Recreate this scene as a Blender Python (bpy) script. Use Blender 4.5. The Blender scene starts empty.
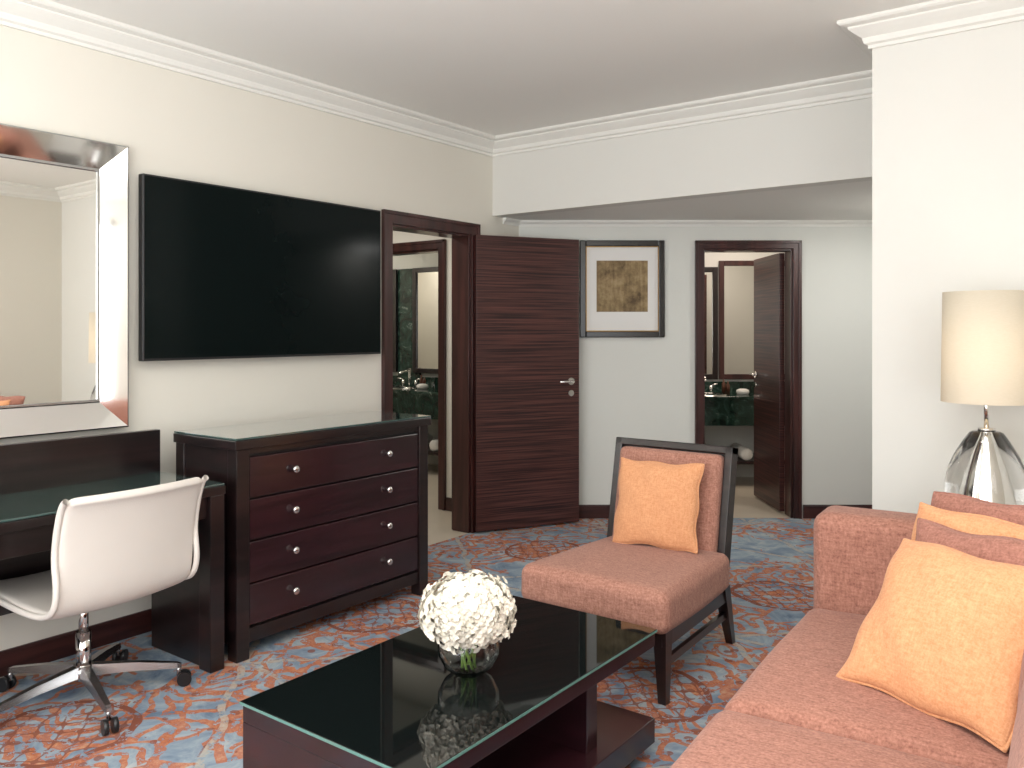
import bpy, bmesh, math, random
from mathutils import Vector, Matrix
random.seed(4)
S=bpy.context.scene
S.view_settings.view_transform='Standard'
S.view_settings.look='None'
S.view_settings.exposure=0.0
COL=S.collection
YAW=math.atan(625/838)
CX=3.69; CH=1.40
# ------------------------------------------------------------ materials
def newmat(n):
    m=bpy.data.materials.new(n); m.use_nodes=True
    nt=m.node_tree; return m,nt,nt.nodes['Principled BSDF']
def sock(nt,s,v):
    if hasattr(v,'is_output'): nt.links.new(v,s)
    else: s.default_value=v
def math_(nt,op,a,b=0.0,c=None,clamp=False):
    n=nt.nodes.new('ShaderNodeMath'); n.operation=op; n.use_clamp=clamp
    sock(nt,n.inputs[0],a); sock(nt,n.inputs[1],b)
    if c is not None: sock(nt,n.inputs[2],c)
    return n.outputs[0]
def mix(nt,f,a,b):
    n=nt.nodes.new('ShaderNodeMix'); n.data_type='RGBA'
    sock(nt,n.inputs[0],f)
    for s,v in ((n.inputs[6],a),(n.inputs[7],b)):
        if hasattr(v,'is_output'): nt.links.new(v,s)
        else: s.default_value=(*v,1)
    return n.outputs[2]
def coords(nt,scale=(1,1,1),obj=True):
    t=nt.nodes.new('ShaderNodeTexCoord'); m=nt.nodes.new('ShaderNodeMapping')
    m.inputs['Scale'].default_value=scale
    nt.links.new(t.outputs['Object'],m.inputs[0]); return m.outputs[0]
def noise(nt,vec,scale,detail=4,rough=.55,dist=0):
    n=nt.nodes.new('ShaderNodeTexNoise'); nt.links.new(vec,n.inputs['Vector'])
    n.inputs['Scale'].default_value=scale; n.inputs['Detail'].default_value=detail
    n.inputs['Roughness'].default_value=rough; n.inputs['Distortion'].default_value=dist
    return n.outputs['Fac']
def ramp(nt,f,stops):
    n=nt.nodes.new('ShaderNodeValToRGB'); nt.links.new(f,n.inputs[0])
    e=n.color_ramp.elements
    while len(e)<len(stops): e.new(.5)
    for i,(p,c) in enumerate(stops):
        e[i].position=p; e[i].color=(*c,1)
    return n.outputs[0]
def bump(nt,b,h,strength,dist=.01):
    n=nt.nodes.new('ShaderNodeBump'); n.inputs['Strength'].default_value=strength; n.inputs['Distance'].default_value=dist
    nt.links.new(h,n.inputs['Height']); nt.links.new(n.outputs[0],b.inputs['Normal'])
def srgb(r,g,b):
    f=lambda c:(c/255/12.92 if c/255<=.04045 else ((c/255+.055)/1.055)**2.4)
    return (f(r),f(g),f(b))
def M_plain(n,c,rough=.5,metal=0,var=.04,scale=8,bmp=0,bscale=200,spec=.5,coat=0):
    m,nt,b=newmat(n); v=coords(nt)
    f=noise(nt,v,scale)
    col=mix(nt,f,tuple(x*(1-var) for x in c),tuple(min(1,x*(1+var)) for x in c))
    nt.links.new(col,b.inputs['Base Color']); b.inputs['Roughness'].default_value=rough
    b.inputs['Metallic'].default_value=metal; b.inputs['Specular IOR Level'].default_value=spec
    b.inputs['Coat Weight'].default_value=coat; b.inputs['Coat Roughness'].default_value=.05
    if bmp: bump(nt,b,noise(nt,v,bscale,3),bmp,.002)
    return m
def M_wood(n,dark,light,stretch,rough=.3,scale=1,coat=.3,dist=.6,lo=.36,hi=.66):
    m,nt,b=newmat(n); v=coords(nt,stretch)
    f=noise(nt,v,scale,6,.6,dist)
    col=ramp(nt,f,[(lo,dark),((lo+hi)/2,tuple((a+c)/2 for a,c in zip(dark,light))),(hi,light)])
    nt.links.new(col,b.inputs['Base Color']); b.inputs['Roughness'].default_value=rough
    b.inputs['Coat Weight'].default_value=coat; b.inputs['Coat Roughness'].default_value=.15
    return m
def M_fabric(n,c1,c2,scale=160,bmp=.5,sheen=.12):
    m,nt,b=newmat(n); v=coords(nt)
    f1=noise(nt,v,scale,3,.7); f2=noise(nt,v,5,3)
    wx=coords(nt,(1,1,.25)); f3=noise(nt,wx,scale*.8,2)
    wy=coords(nt,(.25,1,1)); f4=noise(nt,wy,scale*.8,2)
    f=math_(nt,'ADD',math_(nt,'MULTIPLY',f1,.4),math_(nt,'ADD',math_(nt,'MULTIPLY',f3,.3),math_(nt,'MULTIPLY',f4,.3)))
    col=ramp(nt,f,[(.36,c1),(.62,c2)])
    col=mix(nt,math_(nt,'MULTIPLY',f2,.22),col,tuple(x*.9 for x in c1))
    nt.links.new(col,b.inputs['Base Color']); b.inputs['Roughness'].default_value=.95
    b.inputs['Specular IOR Level'].default_value=.15
    b.inputs['Sheen Weight'].default_value=sheen
    bump(nt,b,f,bmp,.004)
    return m
WALL=M_plain('wall_paint_warm',srgb(228,224,213),.85,var=.012,scale=3,bmp=.15,bscale=150,spec=.2)
WALL2=M_plain('wall_paint_light',srgb(227,226,220),.85,var=.012,scale=3,bmp=.15,bscale=150,spec=.2)
WALL3=M_plain('wall_paint_grey',srgb(224,225,219),.85,var=.012,scale=3,bmp=.15,bscale=150,spec=.2)
CEIL=M_plain('ceiling_paint',srgb(239,238,233),.9,var=.01,scale=2,spec=.1)
TRIM=M_plain('cornice_paint',srgb(235,234,228),.6,var=.01)
ESP=M_wood('espresso_wood',srgb(18,12,12),srgb(38,24,24),(6,.8,22),.28)
ESPR=M_wood('espresso_red_wood',srgb(30,14,18),srgb(52,24,30),(6,1.2,30),.25)
DOORW=M_wood('door_zebrano',srgb(32,14,15),srgb(98,58,53),(1.3,1.3,105),.35,1.0,.2,.15,.40,.62)
FRAMEW=M_wood('door_frame_wood',srgb(44,20,19),srgb(76,40,37),(14,14,1.2),.3)
BASEW=M_wood('baseboard_wood',srgb(44,20,20),srgb(70,36,33),(2,2,25),.35)
SOFA=M_fabric('sofa_chenille',srgb(134,90,77),srgb(190,138,120),150,.5)
SOFA2=M_fabric('chair_fabric',srgb(140,96,82),srgb(194,144,126),170,.45)
ORNG=M_fabric('orange_fabric',srgb(204,140,97),srgb(228,172,130),210,.35)
ROSE=M_fabric('rose_fabric',srgb(134,90,77),srgb(186,132,116),190,.45)
CHROME=M_plain('chrome',(.78,.77,.75),.08,1,.01)
STEEL=M_plain('brushed_steel',(.55,.55,.55),.25,1,.03)
BLACK=M_plain('black_plastic',(.012,.012,.013),.35)
LEATH=M_plain('white_leather',srgb(222,215,207),.45,var=.03,bmp=.25,bscale=260)
SCREEN=M_plain('tv_screen',(.002,.005,.005),.14,var=.1,spec=.12)
MIRR=M_plain('mirror_silver',(.88,.87,.84),.015,1,.005)
MIRB=M_plain('mirror_bevel',(.86,.86,.85),.06,1,.005)
GLTOP=M_plain('dark_green_glass',(.035,.075,.068),.06,var=.02,spec=.9,coat=1)
GLTOP2=M_plain('smoked_glass',(.004,.006,.006),.03,var=.02,spec=.5,coat=0)
GLEDGE=M_plain('glass_edge_green',(.12,.25,.22),.1)
CREAM=M_plain('beige_stone',srgb(206,194,176),.35,var=.08,scale=4)
WHITE=M_plain('white_cotton',srgb(235,233,228),.9,bmp=.4)
MAT_=M_plain('picture_mat',srgb(234,233,230),.9,var=.01)
GOLD=M_plain('gold_line',srgb(150,120,80),.35,.7)
BLKF=M_plain('black_lacquer',(.012,.010,.009),.2)
BROWNB=M_plain('brown_block',srgb(92,54,36),.4)
def M_marble():
    m,nt,b=newmat('green_marble'); v=coords(nt)
    f=noise(nt,v,7,8,.7,1.5)
    nt.links.new(ramp(nt,f,[(.35,(.005,.014,.010)),(.5,(.012,.035,.025)),(.6,(.03,.07,.055)),(.68,(.2,.25,.22))]),b.inputs['Base Color'])
    b.inputs['Roughness'].default_value=.08; return m
MARB=M_marble()
def M_art():
    m,nt,b=newmat('art_print'); v=coords(nt)
    f=noise(nt,v,9,8,.7); 
    g=noise(nt,coords(nt,(1,1,.1)),40,3)
    h=math_(nt,'ADD',math_(nt,'MULTIPLY',f,.75),math_(nt,'MULTIPLY',g,.25))
    nt.links.new(ramp(nt,h,[(.38,srgb(92,74,50)),(.5,srgb(140,118,82)),(.62,srgb(172,150,112))]),b.inputs['Base Color'])
    b.inputs['Roughness'].default_value=.7; return m
ART=M_art()
def M_glass(nm='clear_glass',ior=1.3,c=(.97,.99,.98)):
    m,nt,b=newmat(nm); b.inputs['Transmission Weight'].default_value=1
    v=coords(nt); f=noise(nt,v,3); nt.links.new(mix(nt,f,c,tuple(min(1,x*1.02) for x in c)),b.inputs['Base Color'])
    b.inputs['Roughness'].default_value=0; b.inputs['IOR'].default_value=ior; return m
GLASS=M_glass()
CRYST=M_glass('lamp_crystal',1.5,(.95,.95,.94))
def M_shade():
    m,nt,b=newmat('lamp_shade_linen')
    f=noise(nt,coords(nt,(60,60,400)),1,3)
    c=mix(nt,f,srgb(234,224,204),srgb(244,236,220)); nt.links.new(c,b.inputs['Base Color'])
    b.inputs['Roughness'].default_value=.9
    tr=nt.nodes.new('ShaderNodeBsdfTranslucent'); nt.links.new(c,tr.inputs[0])
    mx=nt.nodes.new('ShaderNodeMixShader'); mx.inputs[0].default_value=.35
    nt.links.new(b.outputs[0],mx.inputs[1]); nt.links.new(tr.outputs[0],mx.inputs[2])
    nt.links.new(mx.outputs[0],nt.nodes['Material Output'].inputs[0]); return m
SHADE=M_shade()
PETAL=M_plain('hydrangea_petal',srgb(226,220,206),.8,var=.08,scale=25,spec=.2)
STEM=M_plain('green_stem',srgb(120,150,70),.5)
def M_carpet():
    m,nt,b=newmat('patterned_carpet')
    t=nt.nodes.new('ShaderNodeTexCoord')
    def warp(scale,amp,detail=2):
        wn=nt.nodes.new('ShaderNodeTexNoise'); wn.inputs['Scale'].default_value=scale; wn.inputs['Detail'].default_value=detail
        nt.links.new(t.outputs['Object'],wn.inputs['Vector'])
        sc=nt.nodes.new('ShaderNodeVectorMath'); sc.operation='MULTIPLY_ADD'
        nt.links.new(wn.outputs['Color'],sc.inputs[0]); sc.inputs[1].default_value=(amp,amp,0)
        nt.links.new(t.outputs['Object'],sc.inputs[2]); return sc.outputs[0]
    wl=warp(4,.10); ws=warp(3.2,.26,3)
    sp=nt.nodes.new('ShaderNodeSeparateXYZ'); nt.links.new(wl,sp.inputs[0])
    A=lambda op,a,b_=0.,c=None,cl=False: math_(nt,op,a,b_,c,cl)
    T=1.5
    x=A('SUBTRACT',A('FRACT',A('DIVIDE',A('ADD',sp.outputs[0],.02),T)),.5)
    y=A('SUBTRACT',A('FRACT',A('DIVIDE',A('ADD',sp.outputs[1],.80),T)),.5)
    r=A('SQRT',A('ADD',A('MULTIPLY',x,x),A('MULTIPLY',y,y)))
    ax=A('ABSOLUTE',x); ay=A('ABSOLUTE',y); dia=A('ADD',ax,ay)
    band=lambda v,c,w: A('LESS_THAN',A('ABSOLUTE',A('SUBTRACT',v,c)),w)
    v=t.outputs['Object']
    n_big=noise(nt,v,1.6,2); n_mid=noise(nt,v,18,6,.78); n_sc=noise(nt,v,5,5,.7,.8); n_fine=noise(nt,v,110,3,.7)
    base=ramp(nt,n_sc,[(.32,srgb(102,122,144)),(.44,srgb(132,151,169)),(.56,srgb(160,174,184)),(.68,srgb(190,193,191))])
    def vor(scale,feat,vec):
        n=nt.nodes.new('ShaderNodeTexVoronoi'); n.feature=feat; n.inputs['Scale'].default_value=scale
        nt.links.new(vec,n.inputs['Vector']); return n.outputs['Distance']
    vd=vor(3.6,'F1',ws); ve=vor(4.8,'DISTANCE_TO_EDGE',ws); vp=vor(13,'F1',wl)
    rings=A('GREATER_THAN',A('SINE',A('MULTIPLY',vd,36)),.25)
    vines=A('LESS_THAN',ve,.05)
    buds=A('LESS_THAN',vp,.24)
    field=A('ADD',A('MULTIPLY',A('SUBTRACT',.5,dia),.35),A('MULTIPLY',A('SUBTRACT',n_big,.5),1.9))
    dense=A('GREATER_THAN',field,.0)
    soft=A('GREATER_THAN',field,-.14)
    keep=A('GREATER_THAN',n_mid,.44)
    orange=ramp(nt,n_mid,[(.36,srgb(138,76,54)),(.46,srgb(178,98,64)),(.56,srgb(200,126,86)),(.66,srgb(208,160,124))])
    tan=ramp(nt,n_mid,[(.4,srgb(166,156,140)),(.6,srgb(202,196,182))])
    rust=srgb(140,80,60)
    col=mix(nt,A('MULTIPLY',A('MULTIPLY',dense,A('MULTIPLY',rings,keep)),.92),base,orange)
    col=mix(nt,A('MULTIPLY',A('MULTIPLY',soft,A('MULTIPLY',vines,keep)),.88),col,orange)
    col=mix(nt,A('MULTIPLY',A('MULTIPLY',dense,A('MULTIPLY',buds,keep)),.8),col,rust)
    net=A('MULTIPLY',A('LESS_THAN',r,.15),A('LESS_THAN',A('MULTIPLY',A('ABSOLUTE',A('SINE',A('MULTIPLY',A('ADD',x,y),48))),A('ABSOLUTE',A('SINE',A('MULTIPLY',A('SUBTRACT',x,y),48)))),.16))
    col=mix(nt,A('MULTIPLY',net,A('MULTIPLY',keep,.85)),col,rust)
    col=mix(nt,A('MULTIPLY',band(r,.16,.009),keep),col,rust)
    b1=A('MAXIMUM',band(dia,.5,.013),A('MAXIMUM',band(ax,.5,.009),band(ay,.5,.009)))
    e1=A('MAXIMUM',band(dia,.5,.020),A('MAXIMUM',band(ax,.5,.014),band(ay,.5,.014)))
    col=mix(nt,A('MULTIPLY',e1,A('MULTIPLY',A('GREATER_THAN',n_mid,.54),.6)),col,rust)
    col=mix(nt,A('MULTIPLY',b1,A('MULTIPLY',A('GREATER_THAN',n_mid,.46),.7)),col,tan)
    col=mix(nt,A('MULTIPLY',n_fine,.22),col,srgb(124,120,120))
    nt.links.new(col,b.inputs['Base Color']); b.inputs['Roughness'].default_value=1; b.inputs['Specular IOR Level'].default_value=.05
    bump(nt,b,noise(nt,v,500,2),.4,.003)
    return m
CARPET=M_carpet()
# ------------------------------------------------------------ geometry helpers
def link(o,parent=None,loc=None,rot=None):
    COL.objects.link(o)
    if parent is not None: o.parent=parent
    if loc is not None: o.location=loc
    if rot is not None: o.rotation_euler=rot
    return o
def empty(n,loc=(0,0,0),rz=0):
    e=bpy.data.objects.new(n,None); COL.objects.link(e); e.location=loc; e.rotation_euler=(0,0,rz); e.empty_display_size=.1; return e
def obj(n,bm,mats,parent=None,smooth=False,loc=None,rot=None):
    me=bpy.data.meshes.new(n); bmesh.ops.recalc_face_normals(bm,faces=bm.faces); bm.to_mesh(me); bm.free()
    if not isinstance(mats,(list,tuple)): mats=[mats]
    for m in mats: me.materials.append(m)
    if smooth:
        for p in me.polygons: p.use_smooth=True
    return link(bpy.data.objects.new(n,me),parent,loc,rot)
def addbox(bm,lo,hi,bev=0,mi=0,seg=2):
    lo=Vector(lo);hi=Vector(hi)
    r=bmesh.ops.create_cube(bm,size=1)
    vs=r['verts']
    for v in vs:
        v.co=Vector((lo[i]+(v.co[i]+.5)*(hi[i]-lo[i]) for i in range(3)))
    fs=set(f for v in vs for f in v.link_faces)
    for f in fs: f.material_index=mi
    if bev:
        es=set(e for v in vs for e in v.link_edges)
        bmesh.ops.bevel(bm,geom=list(es),offset=bev,segments=seg,affect='EDGES',profile=.5)
def box(n,lo,hi,mat,parent=None,bev=0,**k):
    bm=bmesh.new(); addbox(bm,lo,hi,bev); return obj(n,bm,mat,parent,**k)
def boxes(n,L,mat,parent=None,bev=0,**k):
    bm=bmesh.new()
    for b in L: addbox(bm,b[0],b[1],bev,b[2] if len(b)>2 else 0)
    return obj(n,bm,mat,parent,**k)
def lathe(n,prof,mat,parent=None,seg=48,loc=None,rot=None,closed=False):
    bm=bmesh.new(); rings=[]
    for r,z in prof:
        if r<1e-6: rings.append([bm.verts.new((0,0,z))])
        else: rings.append([bm.verts.new((r*math.cos(2*math.pi*i/seg),r*math.sin(2*math.pi*i/seg),z)) for i in range(seg)])
    for a,b in zip(rings,rings[1:]):
        for i in range(seg):
            j=(i+1)%seg
            if len(a)==1 and len(b)==1: continue
            if len(a)==1: bm.faces.new((a[0],b[j],b[i]))
            elif len(b)==1: bm.faces.new((a[i],a[j],b[0]))
            else: bm.faces.new((a[i],a[j],b[j],b[i]))
    return obj(n,bm,mat,parent,True,loc,rot)
def cyl(n,p0,p1,r,mat,parent=None,r2=None,seg=20):
    p0=Vector(p0);p1=Vector(p1); d=p1-p0; bm=bmesh.new()
    bmesh.ops.create_cone(bm,cap_ends=True,segments=seg,radius1=r,radius2=r if r2 is None else r2,depth=d.length)
    q=d.to_track_quat('Z','Y').to_matrix().to_4x4()
    bmesh.ops.transform(bm,matrix=Matrix.Translation((p0+p1)/2)@q,verts=bm.verts)
    o=obj(n,bm,mat,parent)
    for p in o.data.polygons: p.use_smooth=len(p.vertices)==4
    return o
def rbox(n,size,r,mat,parent=None,puff=0,loc=(0,0,0),rot=(0,0,0),N=20,wob=0,seed=0,pufax=(2,),taper=0):
    h=[s/2 for s in size]; bm=bmesh.new(); bmesh.ops.create_cube(bm,size=2)
    bmesh.ops.subdivide_edges(bm,edges=bm.edges[:],cuts=N-1,use_grid_fill=True)
    rnd=random.Random(seed); ph=[rnd.uniform(0,6) for _ in range(6)]
    for v in bm.verts:
        t=v.co.copy(); p=[];q=[]
        for i in range(3):
            a=abs(t[i]); s=1 if t[i]>=0 else -1
            rr=min(r,h[i]*.98)
            m=(a/.7)*(h[i]-rr) if a<=.7 else h[i]-rr+(a-.7)/.3*rr
            p.append(s*m); q.append(s*min(m,h[i]-rr))
        P=Vector(p);Q=Vector(q);d=P-Q
        if d.length>1e-9: P=Q+d.normalized()*min(r,min(h)*.98)
        for ax in pufax:
            o=[i for i in range(3) if i!=ax]
            b=(1-t[o[0]]**2)*(1-t[o[1]]**2)
            P[ax]+=puff*b*t[ax]
        if taper: P.x*=1-taper*(P.y/h[1]+1)/2
        if wob:
            P.z+=wob*(math.sin(P.x*9+ph[0])*math.sin(P.y*8+ph[1])); P.x+=wob*math.sin(P.y*7+ph[2]+P.z*5); P.y+=wob*math.sin(P.x*8+ph[3]+P.z*6)
        v.co=P
    return obj(n,bm,mat,parent,True,loc,rot)
def pillow(n,w,h,T,mat,M,seed=0):
    """pillow in local xz plane, thickness y, bottom at z=0"""
    N=28; bm=bmesh.new(); rnd=random.Random(seed); ph=[rnd.uniform(0,6) for _ in range(6)]
    def pt(i,j,s):
        u=-1+2*i/N; v=-1+2*j/N
        u=math.sin(u*math.pi/2);v=math.sin(v*math.pi/2)
        x=w/2*u*(1-.05*(1-v*v)); z=h/2*v*(1-.05*(1-u*u))
        t=T/2*(max(0,(1-u*u)*(1-v*v)))**.42
        t*=1+.10*math.sin(u*4+ph[0])*math.sin(v*3.4+ph[1])+.05*math.sin(u*9+v*6+ph[2])
        return (x+.005*math.sin(v*7+ph[3]),s*t+.010*math.sin(u*3+ph[4])*v,z+h/2+.005*math.sin(u*6+ph[5]))
    F=[[None]*(N+1) for _ in range(N+1)];B=[[None]*(N+1) for _ in range(N+1)]
    for i in range(N+1):
        for j in range(N+1):
            F[i][j]=bm.verts.new(pt(i,j,-1))
            B[i][j]=F[i][j] if i in(0,N) or j in(0,N) else bm.verts.new(pt(i,j,1))
    for i in range(N):
        for j in range(N):
            bm.faces.new((F[i][j],F[i+1][j],F[i+1][j+1],F[i][j+1]))
            bm.faces.new((B[i][j+1],B[i+1][j+1],B[i+1][j],B[i][j]))
    # piping
    edge=[F[i][0].co.copy() for i in range(N)]+[F[N][j].co.copy() for j in range(N)]+[F[N-i][N].co.copy() for i in range(N)]+[F[0][N-j].co.copy() for j in range(N)]
    K=6; L=len(edge); R=[]
    for a in range(L):
        d=(edge[(a+1)%L]-edge[a-1]).normalized(); sd=Vector((0,1,0)); up=d.cross(sd).normalized()
        R.append([bm.verts.new(edge[a]+.005*(math.cos(6.283*k/K)*sd+math.sin(6.283*k/K)*up)) for k in range(K)])
    for a in range(L):
        for k in range(K):
            bm.faces.new((R[a][k],R[a][(k+1)%K],R[(a+1)%L][(k+1)%K],R[(a+1)%L][k]))
    o=obj(n,bm,mat,None,True); o.matrix_world=M; return o
def sweep(n,path,prof,mat,closed=False,parent=None):
    """profile offset to the right of travel"""
    bm=bmesh.new(); P=[Vector(p) for p in path]; L=len(P); rows=[]
    for i in range(L):
        a=P[i]-P[i-1] if (i>0 or closed) else None
        b=P[(i+1)%L]-P[i] if (i<L-1 or closed) else None
        ns=[Vector((d.y,-d.x)).normalized() for d in (a,b) if d is not None]
        m=ns[0] if len(ns)==1 else (ns[0]+ns[1])/(1+ns[0].dot(ns[1]))
        rows.append([bm.verts.new((P[i].x+m.x*o,P[i].y+m.y*o,z)) for o,z in prof])
    K=len(prof)
    for i in range(L if closed else L-1):
        for k in range(K):
            bm.faces.new((rows[i][k],rows[(i+1)%L][k],rows[(i+1)%L][(k+1)%K],rows[i][(k+1)%K]))
    if not closed:
        bm.faces.new(rows[0]); bm.faces.new(rows[-1][::-1])
    return obj(n,bm,mat,parent)
def FW(lat,d):  # point on/behind the angled wall in room coordinates
    c,s=math.cos(YAW),math.sin(YAW)
    return Vector((CX+lat*c-d*s, lat*s+d*c))
# ------------------------------------------------------------ room shell
H=2.75; LH=2.215; BY=4.715; RX=2.757; RY=3.90; DF=6.24; XR=4.7; YB=-1.7
latL=( -CX+DF*math.sin(YAW))/math.cos(YAW); jun=FW(latL,DF)
latR=(RX-CX+DF*math.sin(YAW))/math.cos(YAW); jr=FW(latR,DF)
D0,D1=3.69,4.47; DH=2.06
def slab(n,pts,z0,z1,mat):
    bm=bmesh.new(); a=[bm.verts.new((*p,z0)) for p in pts]; b=[bm.verts.new((*p,z1)) for p in pts]
    bm.faces.new(a); bm.faces.new(b[::-1])
    for i in range(len(pts)): j=(i+1)%len(pts); bm.faces.new((a[i],a[j],b[j],b[i]))
    return obj(n,bm,mat)
slab('floor',[(0,YB),(0,jun.y),(jr.x,jr.y),(RX,RY),(XR,RY),(XR,YB)],-.1,0,CARPET)
slab('ceiling',[(-.15,YB-.15),(-.15,BY+.12),(RX,BY+.12),(RX,RY+.15),(XR+.15,RY+.15),(XR+.15,YB-.15)],H,H+.1,CEIL)
slab('ceiling_alcove',[(-.12,BY+.12),(-.12,jun.y-.05),tuple(FW(latL-.1,DF+.1)),tuple(FW(latR+.1,DF+.1)),(RX+.1,BY+.12)],LH,LH+.1,CEIL)
boxes('wall_left',[((-.15,YB,0),(0,D0,H)),((-.15,D1,0),(0,jun.y,H)),((-.15,D0,DH),(0,D1,H))],WALL)
box('wall_bulkhead',(0,BY,LH),(RX,BY+.12,H),WALL2)
boxes('wall_right',[((RX,RY,0),(XR,RY+.12,H)),((RX,RY+.12,0),(RX+.12,jr.y,H))],WALL2)
# far angled wall
B0,B1,BH=1.415,2.095,2.01
fw=empty('wall_far',(CX,0,0),YAW)
boxes('wall_far_panels',[((latL-.02,DF,0),(B0,DF+.14,2.6)),((B1,DF,0),(latR+.1,DF+.14,2.6)),((B0,DF,BH),(B1,DF+.14,2.6))],WALL3,fw)
V0,V1=-1.2,1.4  # opening for the added side window
boxes('wall_side',[((XR,YB,0),(XR+.15,V0,H)),((XR,V1,0),(XR+.15,RY+.12,H)),((XR,V0,0),(XR+.15,V1,.35)),((XR,V0,2.45),(XR+.15,V1,H))],WALL)
W0,W1,WZ0,WZ1=.7,4.2,.35,2.45
boxes('wall_back',[((0,YB-.15,0),(W0,YB,H)),((W1,YB-.15,0),(XR,YB,H)),((W0,YB-.15,0),(W1,YB,WZ0)),((W0,YB-.15,WZ1),(W1,YB,H))],WALL)
boxes('window_1',[((W0,YB-.1,WZ0),(W0+.06,YB-.04,WZ1)),((W1-.06,YB-.1,WZ0),(W1,YB-.04,WZ1)),((W0,YB-.1,WZ0),(W1,YB-.04,WZ0+.06)),((W0,YB-.1,WZ1-.06),(W1,YB-.04,WZ1)),((2.42,YB-.1,WZ0),(2.48,YB-.04,WZ1))],TRIM)
boxes('side_fill_window',[((XR+.04,V0,.35),(XR+.1,V0+.06,2.45)),((XR+.04,V1-.06,.35),(XR+.1,V1,2.45)),((XR+.04,V0,.35),(XR+.1,V1,.41)),((XR+.04,V0,2.39),(XR+.1,V1,2.45)),((XR+.04,.07,.35),(XR+.1,.13,2.45))],TRIM)  # invented window, frames the fill light added at the side wall
cp=[(0,.115),(.014,.115),(.014,.10),(.028,.094),(.034,.078),(.034,.07),(.06,.052),(.082,.034),(.082,.026),(.11,.02),(.118,.012),(.118,0),(0,0)]
sweep('trim_1',[(0,YB),(0,BY),(RX,BY),(RX,RY),(XR,RY),(XR,YB)],[(o,H-d) for o,d in cp],TRIM,True)
cs=[(0,.045),(.008,.045),(.012,.03),(.03,.015),(.035,0),(0,0)]
sweep('trim_2',[(0,BY+.12),(0,jun.y),(jr.x,jr.y),(RX,BY+.12)],[(o,LH-d) for o,d in cs],TRIM)
bp=[(0,0),(.016,0),(.016,.09),(.010,.10),(0,.10)]
sweep('baseboard_left',[(0,YB),(0,D0-.08)],bp,BASEW)
sweep('baseboard_left.001',[(0,D1+.09),(0,jun.y),tuple(FW(B0-.06,DF))],bp,BASEW)
sweep('baseboard_far',[tuple(FW(B1+.07,DF)),(jr.x,jr.y),(RX,RY),(XR,RY),(XR,YB),(0,YB)],bp,BASEW)
# ---- door frames
def doorframe(n,w0,w1,h,t,parent_loc,rz,cas=.075):
    """opening along local x, wall thickness local y 0..t, room side at y=0 (-y faces room)"""
    e=empty(n,parent_loc,rz); L=[]
    for y0,y1 in ((-.02,0),(t,t+.02)):
        L+=[((w0-cas,y0,0),(w0+.005,y1,h+cas)),((w1-.005,y0,0),(w1+cas,y1,h+cas)),((w0,y0,h-.005),(w1,y1,h+cas))]
        yy=(y0-.008,y0) if y0<0 else (y1,y1+.008)
        L+=[((w0-cas,yy[0],0),(w0-cas+.022,yy[1],h+cas)),((w1+cas-.022,yy[0],0),(w1+cas,yy[1],h+cas)),((w0-cas,yy[0],h+cas-.022),(w1+cas,yy[1],h+cas))]
    L+=[((w0-.001,0,0),(w0+.02,t,h)),((w1-.02,0,0),(w1+.001,t,h)),((w0,0,h-.02),(w1,t,h+.001))]
    boxes('frame',L,FRAMEW,e,.002); return e
def handle(e,x,y,z,s,dx):
    cyl('rose',(x,y,z),(x,y+s*.012,z),.026,CHROME,e); cyl('neck',(x,y,z),(x,y+s*.05,z),.009,CHROME,e)
    cyl('lever',(x,y+s*.05,z),(x+dx*.115,y+s*.052,z),.009,CHROME,e)
    cyl('lock',(x,y,z-.085),(x,y+s*.012,z-.085),.022,CHROME,e)
doorframe('trim_3',D0,D1,DH,.15,(0,0,0),math.pi/2)
hinge=Vector((.035,D1+.01)); tip=FW(.478,6.10); dv=(tip-hinge)
d1=empty('door_1',(hinge.x,hinge.y,0),math.atan2(dv.y,dv.x))
box('leaf',(0,-.022,.012),(dv.length,.022,DH-.005),DOORW,d1,.002)
handle(d1,dv.length-.07,-.022,1.03,-1,-1); handle(d1,dv.length-.07,.022,1.03,1,-1)
doorframe('trim_4',B0,B1,BH,.14,(CX-DF*math.sin(YAW),DF*math.cos(YAW),0),YAW,.055)
hp=FW(B1-.03,DF+.17)
d2=empty('door_2',(hp.x,hp.y,0),YAW+math.radians(91))
box('leaf',(0,-.02,.012),(.64,.02,BH-.02),DOORW,d2,.002)
handle(d2,.57,.02,1.03,1,-1)
# ---- vestibule + left bathroom (beyond door 1)
VX0=-3.7; VY1=4.92
IX0,IX1=-1.55,-.68
slab('floor_vestibule',[(VX0,2.6),(0,2.6),(0,D0),(0,D1),(-.15,D1),(-.15,6.6),(VX0,6.6)],-.1,-.002,CREAM)
slab('ceiling_vestibule',[(VX0,2.6),(-.15,2.6),(-.15,6.7),(VX0,6.7)],2.45,2.55,CEIL)
boxes('wall_vestibule',[((VX0-.1,2.5,0),(VX0,6.7,2.5)),((VX0,2.5,0),(-.15,2.6,2.5)),
  ((VX0,VY1,0),(IX0,VY1+.12,2.5)),((IX1,VY1,0),(-.15,VY1+.12,2.5)),((IX0,VY1,2.04),(IX1,VY1+.12,2.5))],WALL)
box('wall_bathroom',(VX0,6.5,0),(-.02,6.6,2.5),WALL3); box('wall_bathroom.001',(-.15,5.1,0),(-.05,6.5,2.5),WALL3)
sweep('baseboard_vestibule',[(IX1+.07,VY1),(-.15,VY1),(-.15,D1+.1)],bp,BASEW)
doorframe('trim_5',IX0,IX1,2.04,.12,(0,VY1,0),0,.065)
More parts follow.
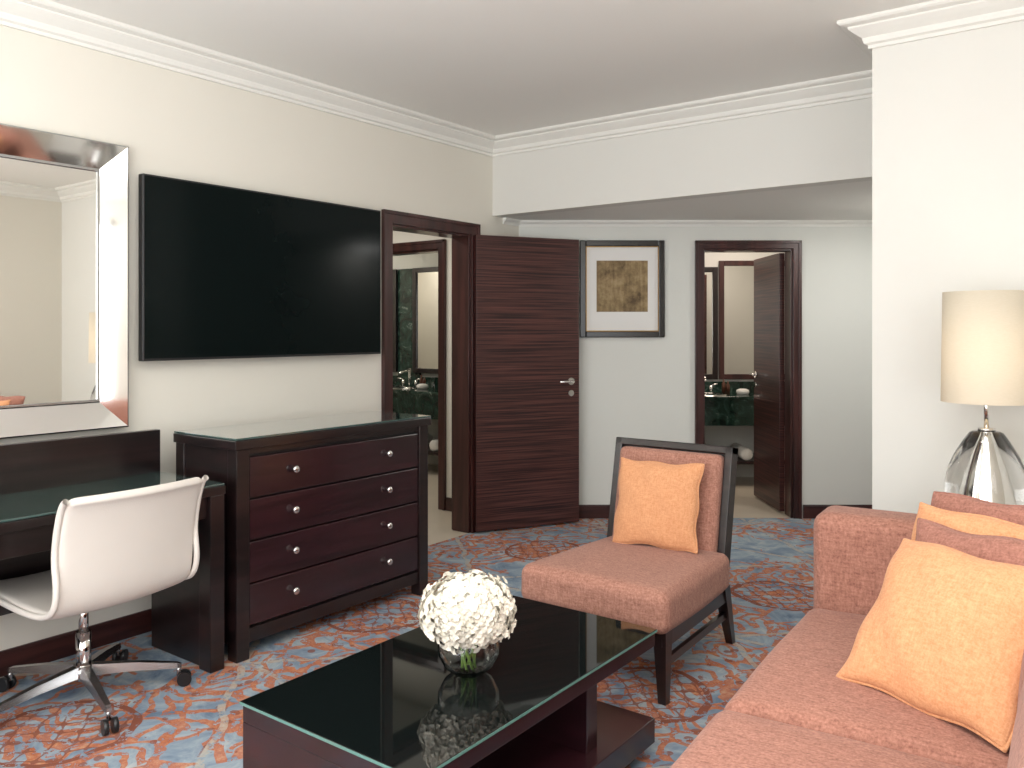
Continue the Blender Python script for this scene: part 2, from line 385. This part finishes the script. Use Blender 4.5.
def vanity(n,loc,rz,w,depth,ht,fx=0,layers=1):
    e=empty(n,loc,rz)
    box('countertop',(-w/2,0,ht-.03),(w/2,depth,ht),MARB,e,.004)
    box('apron',(-w/2,.02,ht-.26),(w/2,.04,ht-.03),MARB,e)
    box('splashback',(-w/2,depth-.02,ht),(w/2,depth,ht+.1),MARB,e)
    boxes('side_panels',[((-w/2,.02,0),(-w/2+.04,depth,ht-.03)),((w/2-.04,.02,0),(w/2,depth,ht-.03))],MARB,e)
    box('shelf',(-w/2+.04,.06,.20),(w/2-.04,depth,.23),ESPR,e)
    for i in range(6):
        x=-w/2+.18+i*(w-.36)/5
        for k in range(layers):
            lathe('towel',[(0,-.2),(.045,-.2),(.055,-.19),(.055,.19),(.045,.2),(0,.2)],WHITE,e,20,(x,depth*.5,.285+k*.10),(math.pi/2,0,0))
    lathe('basin',[(.17,0),(.185,.008),(.19,0)],CHROME,e,32,(fx,depth*.45,ht+.001))
    cyl('faucet_post',(fx,depth-.1,ht),(fx,depth-.1,ht+.19),.016,CHROME,e)
    cyl('faucet_spout',(fx,depth-.1,ht+.18),(fx,depth-.26,ht+.14),.013,CHROME,e)
    for s in(-1,1):
        cyl('tap',(fx+s*.09,depth-.1,ht),(fx+s*.09,depth-.1,ht+.07),.018,CHROME,e)
        cyl('tap_lever',(fx+s*.09,depth-.1,ht+.07),(fx+s*.15,depth-.12,ht+.085),.009,CHROME,e)
    lathe('soap_dish',[(0,0),(.05,0),(.06,.02),(.055,.04),(.03,.05),(0,.05)],WHITE,e,20,(fx+.34,depth*.5,ht))
    for q,(dx,hh_) in enumerate(((.20,.13),(.24,.11))):
        lathe('bottle_%d'%q,[(0,0),(.018,0),(.018,hh_*.7),(.008,hh_*.8),(.008,hh_),(0,hh_)],BROWNB,e,16,(fx+dx,depth*.75,ht))
    return e
def wallmirror(n,loc,rz,w,z0,z1,fm,fr=.05):
    e=empty(n,loc,rz)
    boxes('frame',[((-w/2,-.03,z0),(-w/2+fr,0,z1)),((w/2-fr,-.03,z0),(w/2,0,z1)),((-w/2+fr,-.03,z0),(w/2-fr,0,z0+fr)),((-w/2+fr,-.03,z1-fr),(w/2-fr,0,z1))],fm,e,.004)
    box('glass',(-w/2+fr,-.012,z0+fr),(w/2-fr,-.004,z1-fr),MIRR,e); return e
vanity('bathroom_vanity',(-2.35,5.93,0),0,2.4,.55,.81,-.05)
box('wall_marble_panel',(-2.66,6.47,.8),(-2.35,6.5,2.05),MARB)
wallmirror('bathroom_mirror',(-2.96,6.468,0),0,.60,.95,2.05,ESP)
wallmirror('bathroom_mirror.001',(-2.20,6.468,0),0,.44,.95,2.05,ESP)
# ---- right bathroom behind far wall (in wall frame)
rb=empty('wall_powder_room',(CX,0,0),YAW)
boxes('walls',[((.85,DF+.14,0),(.95,8.1,2.5)),((3.2,DF+.14,0),(3.3,8.1,2.5)),((.85,8.0,0),(3.3,8.1,2.5))],WALL2,rb)
fb=empty('floor_powder_room',(CX,0,0),YAW); box('tiles',(.9,DF,-.1),(3.3,8.1,-.001),CREAM,fb)
cb=empty('ceiling_powder_room',(CX,0,0),YAW); box('panel',(.85,DF+.14,2.45),(3.3,8.1,2.55),CEIL,cb)
p=FW(1.95,7.42); vanity('bathroom_vanity.001',(p.x,p.y,0),YAW,1.9,.56,.81,-.17)
p=FW(2.42,7.998); wallmirror('bathroom_mirror.002',(p.x,p.y,0),YAW,.90,.93,2.06,FRAMEW,.05)
p=FW(1.76,7.998); wallmirror('bathroom_mirror.003',(p.x,p.y,0),YAW,.40,.93,2.0,ESP,.05)
# ------------------------------------------------------------ TV
tv=empty('television')
box('housing',(.045,2.04,1.258),(.085,3.53,2.110),BLACK,tv,.004)
box('screen',(.084,2.049,1.270),(.087,3.521,2.101),SCREEN,tv)
boxes('wall_bracket',[((0.001,2.6,1.5),(.012,3.0,1.85)),((.01,2.65,1.55),(.046,2.69,1.8)),((.01,2.9,1.55),(.046,2.94,1.8))],BLACK,tv)
# ------------------------------------------------------------ mirror on left wall (bevelled mirror frame)
wm=empty('wall_mirror')
my0,my1,mz0,mz1=.62,1.99,.965,2.225
def ring_frame(n,levels,mat,parent):
    bm=bmesh.new(); R=[]
    for off,x in levels:
        R.append([bm.verts.new((x,y,z)) for y,z in ((my0+off,mz0+off),(my1-off,mz0+off),(my1-off,mz1-off),(my0+off,mz1-off))])
    for a,b in zip(R,R[1:]):
        for i in range(4):
            j=(i+1)%4; bm.faces.new((a[i],a[j],b[j],b[i]))
    return obj(n,bm,mat,parent)
ring_frame('outer_edge',[(0,.002),(0,.055),(.006,.058)],STEEL,wm)
ring_frame('bevel_frame',[(.006,.058),(.115,.024)],MIRB,wm)
ring_frame('inner_bead',[(.115,.024),(.120,.027),(.126,.027),(.130,.018)],STEEL,wm)
box('glass',(.006,my0+.125,mz0+.125),(.019,my1-.125,mz1-.125),MIRR,wm)
# ------------------------------------------------------------ desk
dk=empty('writing_desk')
DY0,DY1=.15,2.07
box('top',(.19,DY0,.722),(.67,DY1,.758),ESP,dk,.003)
box('glass',(.19,DY0+.003,.759),(.667,DY1-.003,.767),GLTOP,dk,.002)
box('back_panel',(.15,DY0,.30),(.188,DY1-.005,.955),ESP,dk,.003)
boxes('end_panels',[((.19,DY1-.05,0),(.60,DY1-.006,.722)),((.19,DY0,0),(.60,DY0+.045,.722))],ESP,dk,.003)
boxes('front_posts',[((.585,DY1-.07,0),(.668,DY1-.004,.722)),((.585,DY0,0),(.668,DY0+.06,.722))],ESP,dk,.004)
box('apron_drawer',(.60,DY0+.06,.63),(.645,DY1-.07,.722),ESP,dk,.003)
# ------------------------------------------------------------ dresser
dr=empty('chest_of_drawers')
y0,y1,x0,x1,zt=2.125,3.31,.21,.665,.945
box('top',(x0,y0-.012,zt-.05),(x1+.012,y1+.012,zt-.010),ESP,dr,.003)
box('glass_top',(x0+.002,y0-.010,zt-.009),(x1+.010,y1+.010,zt),GLTOP,dr,.002)
boxes('side_panels',[((x0,y0+.01,.06),(x1-.06,y0+.04,zt-.05)),((x0,y1-.04,.06),(x1-.06,y1-.01,zt-.05)),((x0,y0+.02,.06),(x0+.02,y1-.02,zt-.05))],ESP,dr,.002)
boxes('corner_posts',[((x1-.065,y0,0),(x1,y0+.065,zt-.05)),((x1-.065,y1-.065,0),(x1,y1,zt-.05)),((x0,y0,0),(x0+.065,y0+.065,zt-.05)),((x0,y1-.065,0),(x0+.065,y1,zt-.05))],ESP,dr,.004)
box('carcass_front',(x1-.05,y0+.06,.07),(x1-.035,y1-.06,zt-.05),BLACK,dr)
boxes('rails',[((x1-.06,y0+.06,.065),(x1-.012,y1-.06,.125)),((x1-.06,y0+.06,zt-.075),(x1-.012,y1-.06,zt-.05))],ESP,dr,.002)
zb=.135; hh=(zt-.085-zb)/4
for i in range(4):
    box('drawer_%d'%(i+1),(x1-.035,y0+.07,zb+i*hh+.004),(x1-.008,y1-.07,zb+(i+1)*hh-.004),ESPR,dr,.004)
    for yy in (y0+.30,y1-.30):
        c=(x1-.008,yy,zb+(i+.55)*hh)
        lathe('knob',[(0,0),(.008,0),(.007,.010),(.012,.014),(.017,.020),(.017,.026),(.012,.031),(0,.033)],CHROME,dr,24,c,(0,math.pi/2,0))
# ------------------------------------------------------------ coffee table
ct=empty('coffee_table'); tx0,tx1,ty0,ty1,tz=1.79,2.43,1.345,2.485,.42
box('glass_top',(tx0,ty0,tz-.01),(tx1,ty1,tz),GLTOP2,ct,.0015)
boxes('glass_rim',[((tx0-.001,ty0-.001,tz-.0085),(tx1+.001,ty0+.002,tz-.0015)),((tx1-.002,ty0,tz-.0085),(tx1+.001,ty1,tz-.0015)),((tx0,ty1-.002,tz-.0085),(tx1,ty1+.001,tz-.0015)),((tx0-.001,ty0,tz-.0085),(tx0+.002,ty1,tz-.0015))],GLEDGE,ct)
box('top_slab',(tx0+.005,ty0+.005,tz-.055),(tx1-.005,ty1-.005,tz-.0105),ESPR,ct,.002)
box('end_panel',(tx0+.005,ty0+.005,.02),(tx1-.005,ty0+.05,tz-.055),ESPR,ct,.002)
box('lower_shelf',(tx0+.005,ty0+.05,.05),(tx1-.005,ty1-.005,.13),ESPR,ct,.003)
boxes('uprights',[((tx0+.10,ty1-.34,.13),(tx1-.06,ty1-.28,tz-.055)),((tx0+.28,ty0+.05,.13),(tx0+.33,ty1-.34,tz-.055))],ESPR,ct,.002)
box('plinth',(tx0+.05,ty0+.06,0),(tx1-.05,ty1-.06,.05),BLACK,ct)
# ------------------------------------------------------------ vase with hydrangea
vx,vy=2.155,1.85; va=empty('flower_vase',(vx,vy,tz+.001))
lathe('glass_bowl',[(0,0),(.045,0),(.07,.02),(.088,.055),(.088,.08),(.07,.115),(.062,.125),(.058,.125),(.066,.113),(.083,.08),(.083,.056),(.066,.024),(.043,.008),(0,.008)],GLASS,va)
for i in range(7):
    a=i*.9; cyl('stem_%d'%i,(.02*math.cos(a+1.5),.02*math.sin(a+1.5),.012),(.035*math.cos(a),.035*math.sin(a),.13),.004,STEM,va,seg=8)
bm=bmesh.new(); R=.130; C=Vector((0,0,.176))
n=620; SQ=.74
for i in range(n):
    zz=1-2*(i+.5)/n; 
    if zz<-.85: continue
    a=i*2.39996; rr=math.sqrt(1-zz*zz); d=Vector((rr*math.cos(a),rr*math.sin(a),zz*SQ))
    lump=1+.06*math.sin(d.x*9+1)*math.sin(d.y*8)*1.3+.05*math.sin(d.z*10+d.x*5)+random.uniform(-.06,.04)
    c=C+d*R*lump; nrm=(d.normalized()+Vector([random.uniform(-.4,.4) for _ in range(3)])).normalized()
    t1=nrm.orthogonal().normalized(); t2=nrm.cross(t1); sp=random.uniform(0,1.57)
    for k in range(4):
        b=sp+k*math.pi/2; dr_=t1*math.cos(b)+t2*math.sin(b); sd=-t1*math.sin(b)+t2*math.cos(b)
        L=random.uniform(.012,.016); W=L*.55
        v=[bm.verts.new(q) for q in (c-nrm*.002,c+dr_*L*.55+sd*W+nrm*.004,c+dr_*L+nrm*.001,c+dr_*L*.55-sd*W+nrm*.004)]
        bm.faces.new(v)
bmesh.ops.create_icosphere(bm,subdivisions=3,radius=R*.86,matrix=Matrix.Translation(C)@Matrix.Diagonal((1,1,SQ,1)))
obj('hydrangea_blooms',bm,PETAL,va)
# ------------------------------------------------------------ slipper chair
ch=empty('slipper_chair',(1.987,3.13,0),math.radians(-1))
rbox('seat_cushion',(.68,.70,.155),.04,SOFA2,ch,.018,(0,0,.355),wob=.002,taper=.13)
def leg(n,p0,p1,w0,w1,mat,parent):
    bm=bmesh.new(); a=[];b=[]
    for sx,sy in((-1,-1),(1,-1),(1,1),(-1,1)):
        a.append(bm.verts.new((p0[0]+sx*w0/2,p0[1]+sy*w0/2,p0[2]))); b.append(bm.verts.new((p1[0]+sx*w1/2,p1[1]+sy*w1/2,p1[2])))
    bm.faces.new(a);bm.faces.new(b)
    for i in range(4): bm.faces.new((a[i],a[(i+1)%4],b[(i+1)%4],b[i]))
    return obj(n,bm,mat,parent)
def bar(n,p0,p1,w,h,mat,parent):
    p0=Vector(p0);p1=Vector(p1); d=(p1-p0).normalized(); s=d.cross(Vector((0,0,1))).normalized(); bm=bmesh.new(); R=[]
    for p in(p0,p1): R.append([bm.verts.new(p+s*(a*w/2)+Vector((0,0,b*h/2))) for a,b in((-1,-1),(1,-1),(1,1),(-1,1))])
    bm.faces.new(R[0]);bm.faces.new(R[1])
    for k in range(4): bm.faces.new((R[0][k],R[0][(k+1)%4],R[1][(k+1)%4],R[1][k]))
    return obj(n,bm,mat,parent)
bar('rail_front',(-.30,-.29,.255),(.30,-.29,.255),.04,.06,ESP,ch); bar('rail_back',(-.265,.30,.255),(.245,.30,.255),.04,.06,ESP,ch)
for i,s in enumerate((-1,1)):
    bar('rail_side_%d'%i,(s*.295,-.29,.255),(s*.255,.33,.255),.04,.06,ESP,ch)
    leg('leg_front_%d'%i,(s*.285,-.265,0),(s*.29,-.285,.285),.032,.055,ESP,ch)
    leg('leg_back_%d'%i,(s*.235,.47,0),(s*.262,.31,.30),.032,.055,ESP,ch)
    bar('stretcher_%d'%i,(s*.285,-.27,.15),(s*.245,.385,.15),.02,.03,ESP,ch)
bk=empty('backrest',(-.030,.33,.25)); bk.parent=ch; bk.rotation_euler=(math.radians(-11),0,math.radians(1))
boxes('back_frame',[((-.295,-.03,0),(-.258,.04,.64)),((.258,-.03,0),(.295,.04,.64)),((-.295,-.03,.605),(.295,.04,.64)),((-.26,.02,0),(.26,.038,.62))],ESP,bk,.005)
rbox('back_pad',(.512,.09,.50),.03,SOFA2,bk,.012,(0,-.02,.350),pufax=(1,),N=16)
def place(loc,rz,lean):
    return Matrix.Translation(loc)@Matrix.Rotation(rz,4,'Z')@Matrix.Rotation(-lean,4,'X')
pillow('throw_pillow',.39,.375,.12,ORNG,place((1.988,3.315,.447),math.radians(4),math.radians(14)),1)
# ------------------------------------------------------------ sofa
sf=empty('sofa',(2.775,2.95,0),math.radians(3.7))
Ls=2.76
box('base_frame',(.03,-Ls+.02,.08),(.90,.15,.27),SOFA,sf,.015)
for i in range(3):
    rbox('seat_cushion_%d'%(i+1),(.68,.915,.19),.045,SOFA,sf,.02,(.335,-.46-.92*i,.355),wob=.002,seed=i+1)
    rbox('back_cushion_%d'%(i+1),(.15,.91,.38),.06,SOFA,sf,.02,(.745,-.46-.92*i,.63),(0,math.radians(8),0),pufax=(0,))
rbox('arm_1',(.92,.22,.70),.05,SOFA,sf,.006,(.465,.115,.415),pufax=(1,2))
rbox('arm_2',(.92,.20,.70),.05,SOFA,sf,.006,(.465,-Ls-.105,.415),pufax=(1,2))
rbox('back_body',(.20,Ls+.02,.70),.05,SOFA,sf,.004,(.86,-Ls/2,.42),pufax=(0,))
for i,(a,b) in enumerate(((.08,.1),(.84,.1),(.08,-Ls),(.84,-Ls))): leg('leg_%d'%i,(a,b,0),(a,b,.09),.04,.055,ESP,sf)
pillow('throw_pillow.001',.455,.43,.15,ORNG,place((3.255,2.245,.466),math.radians(-25),math.radians(36)),2)
pillow('throw_pillow.002',.45,.43,.13,ROSE,place((3.315,2.41,.470),math.radians(-20),math.radians(30)),3)
pillow('throw_pillow.003',.45,.44,.13,ORNG,place((3.32,2.56,.470),math.radians(-16),math.radians(26)),4)
pillow('throw_pillow.004',.45,.45,.13,ROSE,place((3.365,2.71,.470),math.radians(-12),math.radians(20)),5)
# ------------------------------------------------------------ side table + lamp
lx,ly=3.235,3.60; TT=.665
st=empty('side_table',(lx+.05,ly-.04,0))
box('top',(-.26,-.22,TT-.035),(.26,.24,TT),ESP,st,.004)
box('shelf',(-.24,-.20,.18),(.24,.22,.21),ESP,st,.003)
boxes('legs',[((a,b,0),(a+.045,b+.045,TT-.035)) for a in(-.25,.205) for b in(-.21,.185)],ESP,st,.003)
lp=empty('table_lamp',(lx,ly,TT+.001))
lathe('glass_base',[(0,0),(.10,0),(.110,.008),(.128,.05),(.140,.10),(.143,.13),(.139,.17),(.128,.215),(.110,.26),(.088,.30),(.066,.335),(.056,.348),(.045,.353),(0,.353)],CRYST,lp,64)
lathe('inner_core',[(0,.012),(.050,.012),(.062,.04),(.066,.08),(.060,.13),(.048,.19),(.034,.25),(.022,.30),(.012,.335),(0,.336)],CHROME,lp,48)
cyl('collar',(0,0,.354),(0,0,.366),.03,CHROME,lp)
cyl('stem',(0,0,.366),(0,0,.52),.009,CHROME,lp); cyl('bulb_socket',(0,0,.51),(0,0,.58),.018,BLACK,lp)
lathe('shade',[(.154,.462),(.148,.878),(.146,.878),(.152,.462)],SHADE,lp,64)
boxes('shade_spider',[((-.147,-.003,.845),(.147,.003,.849)),((-.003,-.147,.845),(.003,.147,.849)),((-.003,-.003,.55),(.003,.003,.85))],CHROME,lp)
bl=bpy.data.lights.new('lamp_bulb','POINT'); bl.energy=1.2; bl.color=(1,.88,.76); bl.shadow_soft_size=.05
link(bpy.data.objects.new('lamp_bulb',bl),lp,(0,0,.68))
# ------------------------------------------------------------ office chair
oc=empty('office_chair',(.49,1.575,0),math.radians(4))
prof=[(-.30,.412),(-.27,.435),(-.15,.430),(0,.415),(.10,.407),(.20,.408),(.265,.425),(.298,.47),(.312,.54),(.325,.63),(.342,.72),(.362,.79),(.380,.825),(.398,.835)]
bm=bmesh.new(); NW=14; G=[]
for k,(x,z) in enumerate(prof):
    row=[]; back=min(1,max(0,(k-5)/4))
    for j in range(NW+1):
        w=-1+2*j/NW
        wd=.265-(.012 if k in(0,len(prof)-1) else 0)
        row.append(bm.verts.new((x-.035*back*w*w,w*wd,z+(1-back)*.018*w*w)))
    G.append(row)
for a,b in zip(G,G[1:]):
    for j in range(NW): bm.faces.new((a[j],a[j+1],b[j+1],b[j]))
sh=obj('leather_shell',bm,LEATH,oc,True)
m=sh.modifiers.new('s','SOLIDIFY'); m.thickness=.032; m.offset=0
m=sh.modifiers.new('u','SUBSURF'); m.levels=2; m.render_levels=2
for s in(-1,1):
    cu=bpy.data.curves.new('side_rail','CURVE'); cu.dimensions='3D'; cu.bevel_depth=.011; cu.bevel_resolution=3
    spl=cu.splines.new('NURBS'); pts=[(x+.0-(.035 if k>8 else 0),s*.272,z+(.015 if k<7 else 0)) for k,(x,z) in enumerate(prof)]
    spl.points.add(len(pts)-1)
    for i,q in enumerate(pts): spl.points[i].co=(*q,1)
    spl.use_endpoint_u=True; cu.materials.append(LEATH)
    link(bpy.data.objects.new('side_rail_%d'%(s+2),cu),oc)
boxes('mount',[((-.10,-.09,.370),(.10,.09,.392)),((-.02,-.20,.382),(.02,.20,.398)),((-.16,-.04,.36),(.06,.04,.38))],STEEL,oc,.004)
cyl('gas_lift',(0,0,.24),(0,0,.38),.017,CHROME,oc); cyl('column',(0,0,.10),(0,0,.26),.027,CHROME,oc); cyl('hub',(0,0,.085),(0,0,.135),.045,CHROME,oc,.034)
for i in range(5):
    a=math.radians(-17+72*i); c,s=math.cos(a),math.sin(a); bm=bmesh.new(); sec=[]
    for r_,w,z0,z1 in((.02,.024,.095,.135),(.18,.019,.088,.118),(.33,.014,.072,.092),(.345,.008,.072,.086)):
        sec.append([bm.verts.new((c*r_-s*q*w,s*r_+c*q*w,z)) for q,z in((-1,z0),(1,z0),(.7,z1),(-.7,z1))])
    for p_,q_ in zip(sec,sec[1:]):
        for k in range(4): bm.faces.new((p_[k],p_[(k+1)%4],q_[(k+1)%4],q_[k]))
    bm.faces.new(sec[0]);bm.faces.new(sec[-1])
    obj('spoke_%d'%i,bm,STEEL,oc,False)
    wx,wy=c*.335,s*.335; cyl('caster_pin_%d'%i,(wx,wy,.04),(wx,wy,.08),.008,STEEL,oc)
    for q in(-1,1):
        cyl('caster_%d'%i,(wx+.02*c+q*.008*-s,wy+.02*s+q*.008*c,.027),(wx+.02*c+q*.024*-s,wy+.02*s+q*.024*c,.027),.027,BLACK,oc)
# ------------------------------------------------------------ framed picture on far wall
p=FW(.818,DF); pf=empty('framed_artwork',(p.x,p.y,0),YAW)
w=.315; z0,z1=1.345,2.065; f=.045
boxes('frame',[((-w,-.035,z0),(-w+f,-.002,z1)),((w-f,-.035,z0),(w,-.002,z1)),((-w+f,-.035,z0),(w-f,-.002,z0+f)),((-w+f,-.035,z1-f),(w-f,-.002,z1))],BLKF,pf,.006)
g=f
boxes('gilt_line',[((-w+g,-.03,z0+g),(-w+g+.006,-.01,z1-g)),((w-g-.006,-.03,z0+g),(w-g,-.01,z1-g)),((-w+g,-.03,z0+g),(w-g,-.01,z0+g+.006)),((-w+g,-.03,z1-g-.006),(w-g,-.01,z1-g))],GOLD,pf)
box('mat_board',(-w+g,-.016,z0+g),(w-g,-.006,z1-g),MAT_,pf)
box('print',(-.190,-.019,1.535),(.190,-.016,1.915),ART,pf)
# ------------------------------------------------------------ lights
def area(n,loc,rot,sx,sy,e,c=(1,1,1)):
    l=bpy.data.lights.new(n,'AREA'); l.shape='RECTANGLE'; l.size=sx; l.size_y=sy; l.energy=e; l.color=c
    return link(bpy.data.objects.new(n,l),None,loc,rot)
area('window_daylight',(2.45,YB-.12,1.4),(math.radians(90),0,0),3.4,2.0,100,(.985,.99,1))
area('side_fill',(XR+.13,.1,1.4),(math.radians(90),0,math.radians(90)),2.5,2.0,50,(.985,.99,1))  # no known window here, fill added to brighten the left wall
area('ceiling_fill',(3.1,1.0,H-.02),(0,0,0),1.6,1.8,28,(1,.985,.96))  # soft overhead fill, added without any fixture
area('upward_fill',(2.95,-.5,1.25),(math.radians(180),0,0),2.2,1.3,122,(.99,.99,.985))  # unseen fill aimed up, added to brighten the ceiling
area('vestibule_light',(-1.1,4.0,2.43),(0,0,0),.6,.6,14,(1,.95,.88))
area('bath_light',(-2.95,5.4,2.43),(0,0,0),.6,.5,14,(1,.93,.84))
p=FW(2.1,7.2); area('powder_light',(p.x,p.y,2.43),(0,0,0),.8,.6,15,(1,.86,.74))
p=FW(2.55,5.3); area('alcove_fill',(p.x,p.y,LH-.01),(0,0,0),.3,.3,8.5,(1,.985,.96))  # fill added to lift the far wall, kept out of view
w=bpy.data.worlds.new('world'); S.world=w; w.use_nodes=True
w.node_tree.nodes['Background'].inputs[0].default_value=(.8,.88,1,1); w.node_tree.nodes['Background'].inputs[1].default_value=.6
# ------------------------------------------------------------ camera
cam=bpy.data.cameras.new('camera'); co=bpy.data.objects.new('camera',cam); COL.objects.link(co)
cam.sensor_width=36; cam.lens=36*838/1024; cam.shift_y=-(384-330)/1024; cam.clip_start=.05
co.location=(CX,0,CH); co.rotation_euler=(math.radians(90),0,YAW)
S.camera=co
